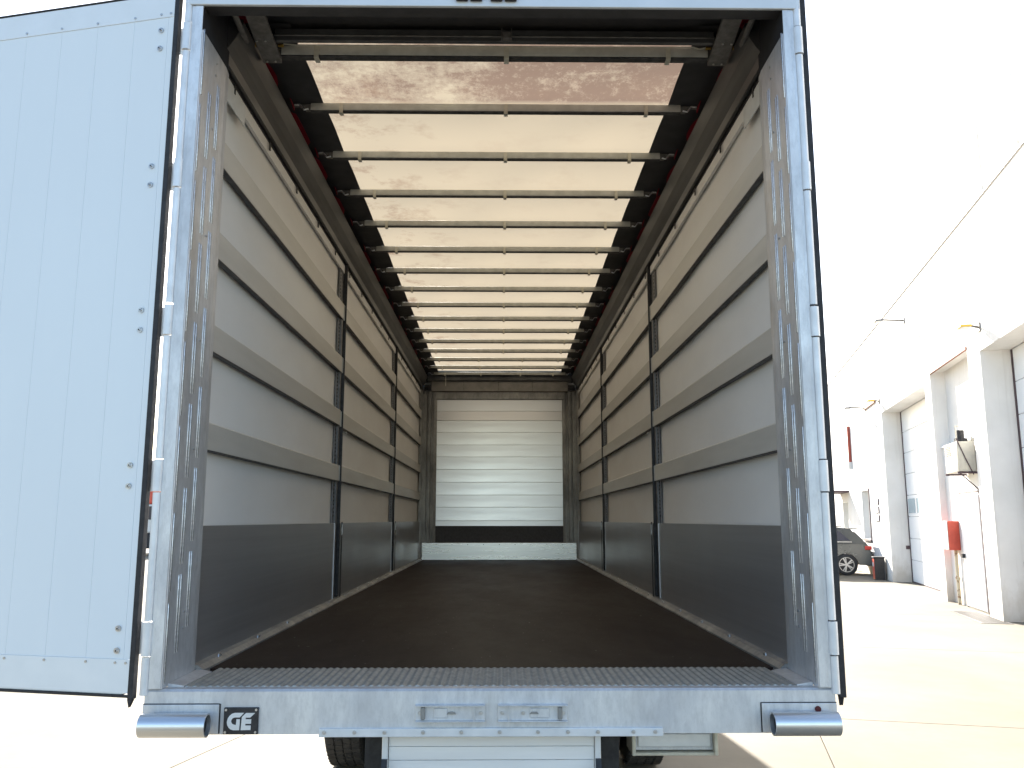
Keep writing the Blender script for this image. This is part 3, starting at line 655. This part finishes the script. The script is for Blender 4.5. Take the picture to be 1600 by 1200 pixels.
# bin by the wall
bn = thing('litter_bin', 'small black litter bin with red front by the white wall', 'litter bin', on_facade(10.35, .2, 0), FA)
part('body', MB().prism([(-.16, 0), (.16, 0), (.17, .62), (-.17, .62)], 'y', -.14, .14), M['black_steel'], bn)
part('front', MB().box(-.15, .15, .141, .15, .02, .60), M['red'], bn)
part('label_plate', MB().box(-.1, .1, .151, .154, .38, .5), M['white_plastic'], bn)
part('lid', MB().box(-.18, .18, -.155, .16, .621, .67, .01), M['black_steel'], bn)
# drain
dg = thing('drain_grate', 'flat slotted metal drain grate in the concrete before the small door', 'drain grate', on_facade(.35, .20, .0), FA)
part('frame', MB().box(-1.0, 1.0, -.25, -.21, .001, .008).box(-1.0, 1.0, .21, .25, .001, .008).box(-1.0, -.96, -.21, .21, .001, .008).box(.96, 1.0, -.21, .21, .001, .008), M['arm_steel'], dg)
part('recess', MB().box(-.96, .96, -.21, .21, .0006, .0015), M['rubber'], dg)
barm = MB().box(-.012, .012, -.209, .209, .002, .007).mesh('bar', M['arm_steel'])
for k in range(40): obj('bar', barm, dg, (-.94 + k * .048, 0, 0))

# ================================================================ parked car
M['car'] = mat('dark_grey_car_paint', (.085, .088, .085), (.075, .078, .075), .22, .5, 3)
M['car_glass'] = mat('car_glass', (.02, .022, .045), None, .08)
M['tail'] = mat('tail_light_red', (.6, .03, .02), None, .25)
car = thing('parked_car', 'dark grey hatchback parked with its tail to the far white wall', 'car', on_facade(13.0, 2.2, 0), FA + R(90))
# local x: forward away from wall, y: lateral, z up. rear wheel at x=-1.35
def arch(cx, r, n=12): return [(cx + r * math.cos(a), .33 + r * math.sin(a)) for a in [math.pi * (1 - i / n) for i in range(n + 1)]]
low = [(-2.1, .32)] + [(-1.35 + .39 * math.cos(math.pi - math.pi * i / 12), .33 + .39 * math.sin(math.pi - math.pi * i / 12)) for i in range(13)] + \
      [(-.9, .22), (.9, .22)] + [(1.35 + .39 * math.cos(math.pi - math.pi * i / 12), .33 + .39 * math.sin(math.pi - math.pi * i / 12)) for i in range(13)] + \
      [(2.1, .3), (2.18, .5), (2.15, .72), (1.9, .88), (1.0, .98), (-1.85, 1.02), (-2.02, .98), (-2.1, .80), (-2.16, .62), (-2.15, .45)]
b = MB().prism(low, 'y', -.89, .89)
for v in b.bm.verts:
    if v.co.z > .9: v.co.y *= .93
    if abs(v.co.x) > 2.0: v.co.y *= .93
bmesh.ops.bevel(b.bm, geom=[e for e in b.bm.edges if abs(e.verts[0].co.y - e.verts[1].co.y) < .15 and e.verts[0].co.z > .42 and e.verts[1].co.z > .42], offset=.03, segments=2, affect='EDGES')
part('body', b, M['car'], car, True)
gh = MB(); poly_b = [(-1.98, 1.0), (1.0, .97)]; 
base_ = [(-2.0, 1.0, .82), (1.05, .96, .82)]; top_ = [(-1.62, 1.42, .62), (-1.0, 1.55, .62), (-.1, 1.58, .62), (.3, 1.52, .62)]
prof = [(-2.0, .99, .83), (-1.62, 1.36, .68), (-1.55, 1.46, .62), (-.9, 1.54, .61), (-.1, 1.56, .61), (.25, 1.50, .62), (1.05, .95, .82)]
A = [gh.bm.verts.new((x, -w_, z)) for x, z, w_ in prof]; B_ = [gh.bm.verts.new((x, w_, z)) for x, z, w_ in prof]
gh.bm.faces.new(A); gh.bm.faces.new(B_[::-1])
for i in range(len(prof)): j = (i + 1) % len(prof); gh.bm.faces.new((A[i], A[j], B_[j], B_[i]))
part('cabin', gh, M['car'], car, True)
for s in (-1, 1):
    def side(x, z, off=.006):
        t = (z - .97) / (1.54 - .97); return (x, s * (.828 - t * .212 + off), z)
    for nm, q in (('side_window', [(-1.5, 1.09), (-1.2, 1.38), (-.95, 1.43), (-.78, 1.08)]), ('side_window', [(-.74, 1.07), (-.9, 1.45), (-.15, 1.48), (.02, 1.05)]), ('side_window', [(.06, 1.05), (-.1, 1.48), (.2, 1.44), (.75, 1.04)])):
        m_ = MB(); f_ = [m_.bm.verts.new(side(x, z)) for x, z in q]; k_ = [m_.bm.verts.new(side(x, z, -.03)) for x, z in q]
        m_.bm.faces.new(f_); m_.bm.faces.new(k_[::-1])
        for i in range(4): m_.bm.faces.new((f_[i], f_[(i + 1) % 4], k_[(i + 1) % 4], k_[i]))
        part(nm, m_, M['car_glass'], car)
    part('tail_light', MB().box(-2.135, -1.93, s * .72, s * .845, .80, .92, .015), M['tail'], car)
    part('chrome_strip', MB().box(-1.55, .7, s * .826, s * .838, 1.035, 1.055), M['screw'], car)
    part('door_handle', MB().box(-.95, -.75, s * .875, s * .90, .80, .83, .006), M['black_steel'], car)
    part('door_seam', MB().box(-.62, -.605, s * .8895, s * .893, .3, .86), M['rubber'], car)
    part('sill', MB().box(-.95, .95, s * .86, s * .895, .20, .30, .01), M['rubber'], car)
    part('roof_rail', MB().cyl((-1.3, s * .57, 1.53), (.1, s * .57, 1.58), .015, 8), M['black_steel'], car)
part('rear_spoiler', MB().box(-1.78, -1.5, -.58, .58, 1.44, 1.475, .01), M['car'], car)
part('rear_window', MB().prism([(-1.93, 1.1), (-1.68, 1.36), (-1.66, 1.345), (-1.9, 1.09)], 'y', -.62, .62), M['car_glass'], car)
part('bumper', MB().box(-2.19, -1.95, -.78, .78, .30, .46, .03), M['rubber'], car)
for x in (-1.35, 1.35):
    for s in (-1, 1):
        wb = MB(); seg = 32; pr = [(-.11, .23), (-.115, .30), (-.10, .335), (.10, .335), (.115, .30), (.11, .23)]
        rg = [[wb.bm.verts.new((math.cos(a) * q, yy, math.sin(a) * q)) for a in [2 * math.pi * i / seg for i in range(seg)]] for yy, q in pr]
        for k in range(len(rg) - 1):
            for i in range(seg): wb.bm.faces.new((rg[k][i], rg[k][(i + 1) % seg], rg[k + 1][(i + 1) % seg], rg[k + 1][i]))
        wh = part('wheel', wb, M['rubber'], car, True, (x, s * .78, .335))
        part('wheel_well', MB().cyl((0, -s * .10, 0), (0, s * .06, 0), .225, 20), M['black_steel'], wh)
        part('rim', MB().tube((0, s * .05, 0), (0, s * .112, 0), .232, .016, 28), M['screw'], wh, True)
        sp = MB()
        for k in range(5):
            mt = Matrix.Rotation(k * 2 * math.pi / 5 + .3, 4, 'Y')
            sp.box(-.022, .022, s * .075, s * .10, .02, .22, .004, mt @ Matrix.Rotation(.12, 4, 'Y')); sp.box(-.012, .012, s * .075, s * .098, .02, .225, .003, mt @ Matrix.Rotation(-.2, 4, 'Y'))
        sp.cyl((0, s * .06, 0), (0, s * .105, 0), .045, 12)
        part('spoke', sp, M['screw'], wh)

# ================================================================ lorry far off at the left
lr = thing('distant_lorry', 'red and white lorry far off in the gap beside the open left door', 'lorry', (-17.3, 39, 0), R(4))
part('cab', MB().box(-1.2, 1.2, 0, 2.0, 1.1, 2.5, .08), M['white_plastic'], lr)
part('cab_roof', MB().box(-1.2, 1.2, 0, 2.0, 2.51, 3.3, .12), M['red'], lr)
part('windscreen', MB().box(-1.05, 1.05, -.03, -.002, 1.75, 2.4, .01), M['car_glass'], lr)
part('bumper', MB().box(-1.22, 1.22, -.1, 1.9, .35, 1.09, .05), M['rubber'], lr)
part('cargo_box', MB().box(-1.25, 1.25, 2.3, 9, 1.0, 3.6, .02), M['door_white'], lr)
for x in (-1.05, 1.05):
    for y in (1.0, 6.8): part('wheel', MB().cyl((x - .14, y, .5), (x + .14, y, .5), .5, 24), M['rubber'], lr)
for x in (-.9, .9): part('headlight', MB().box(x - .15, x + .15, -.12, -.101, .65, .85), M['white_plastic'], lr)
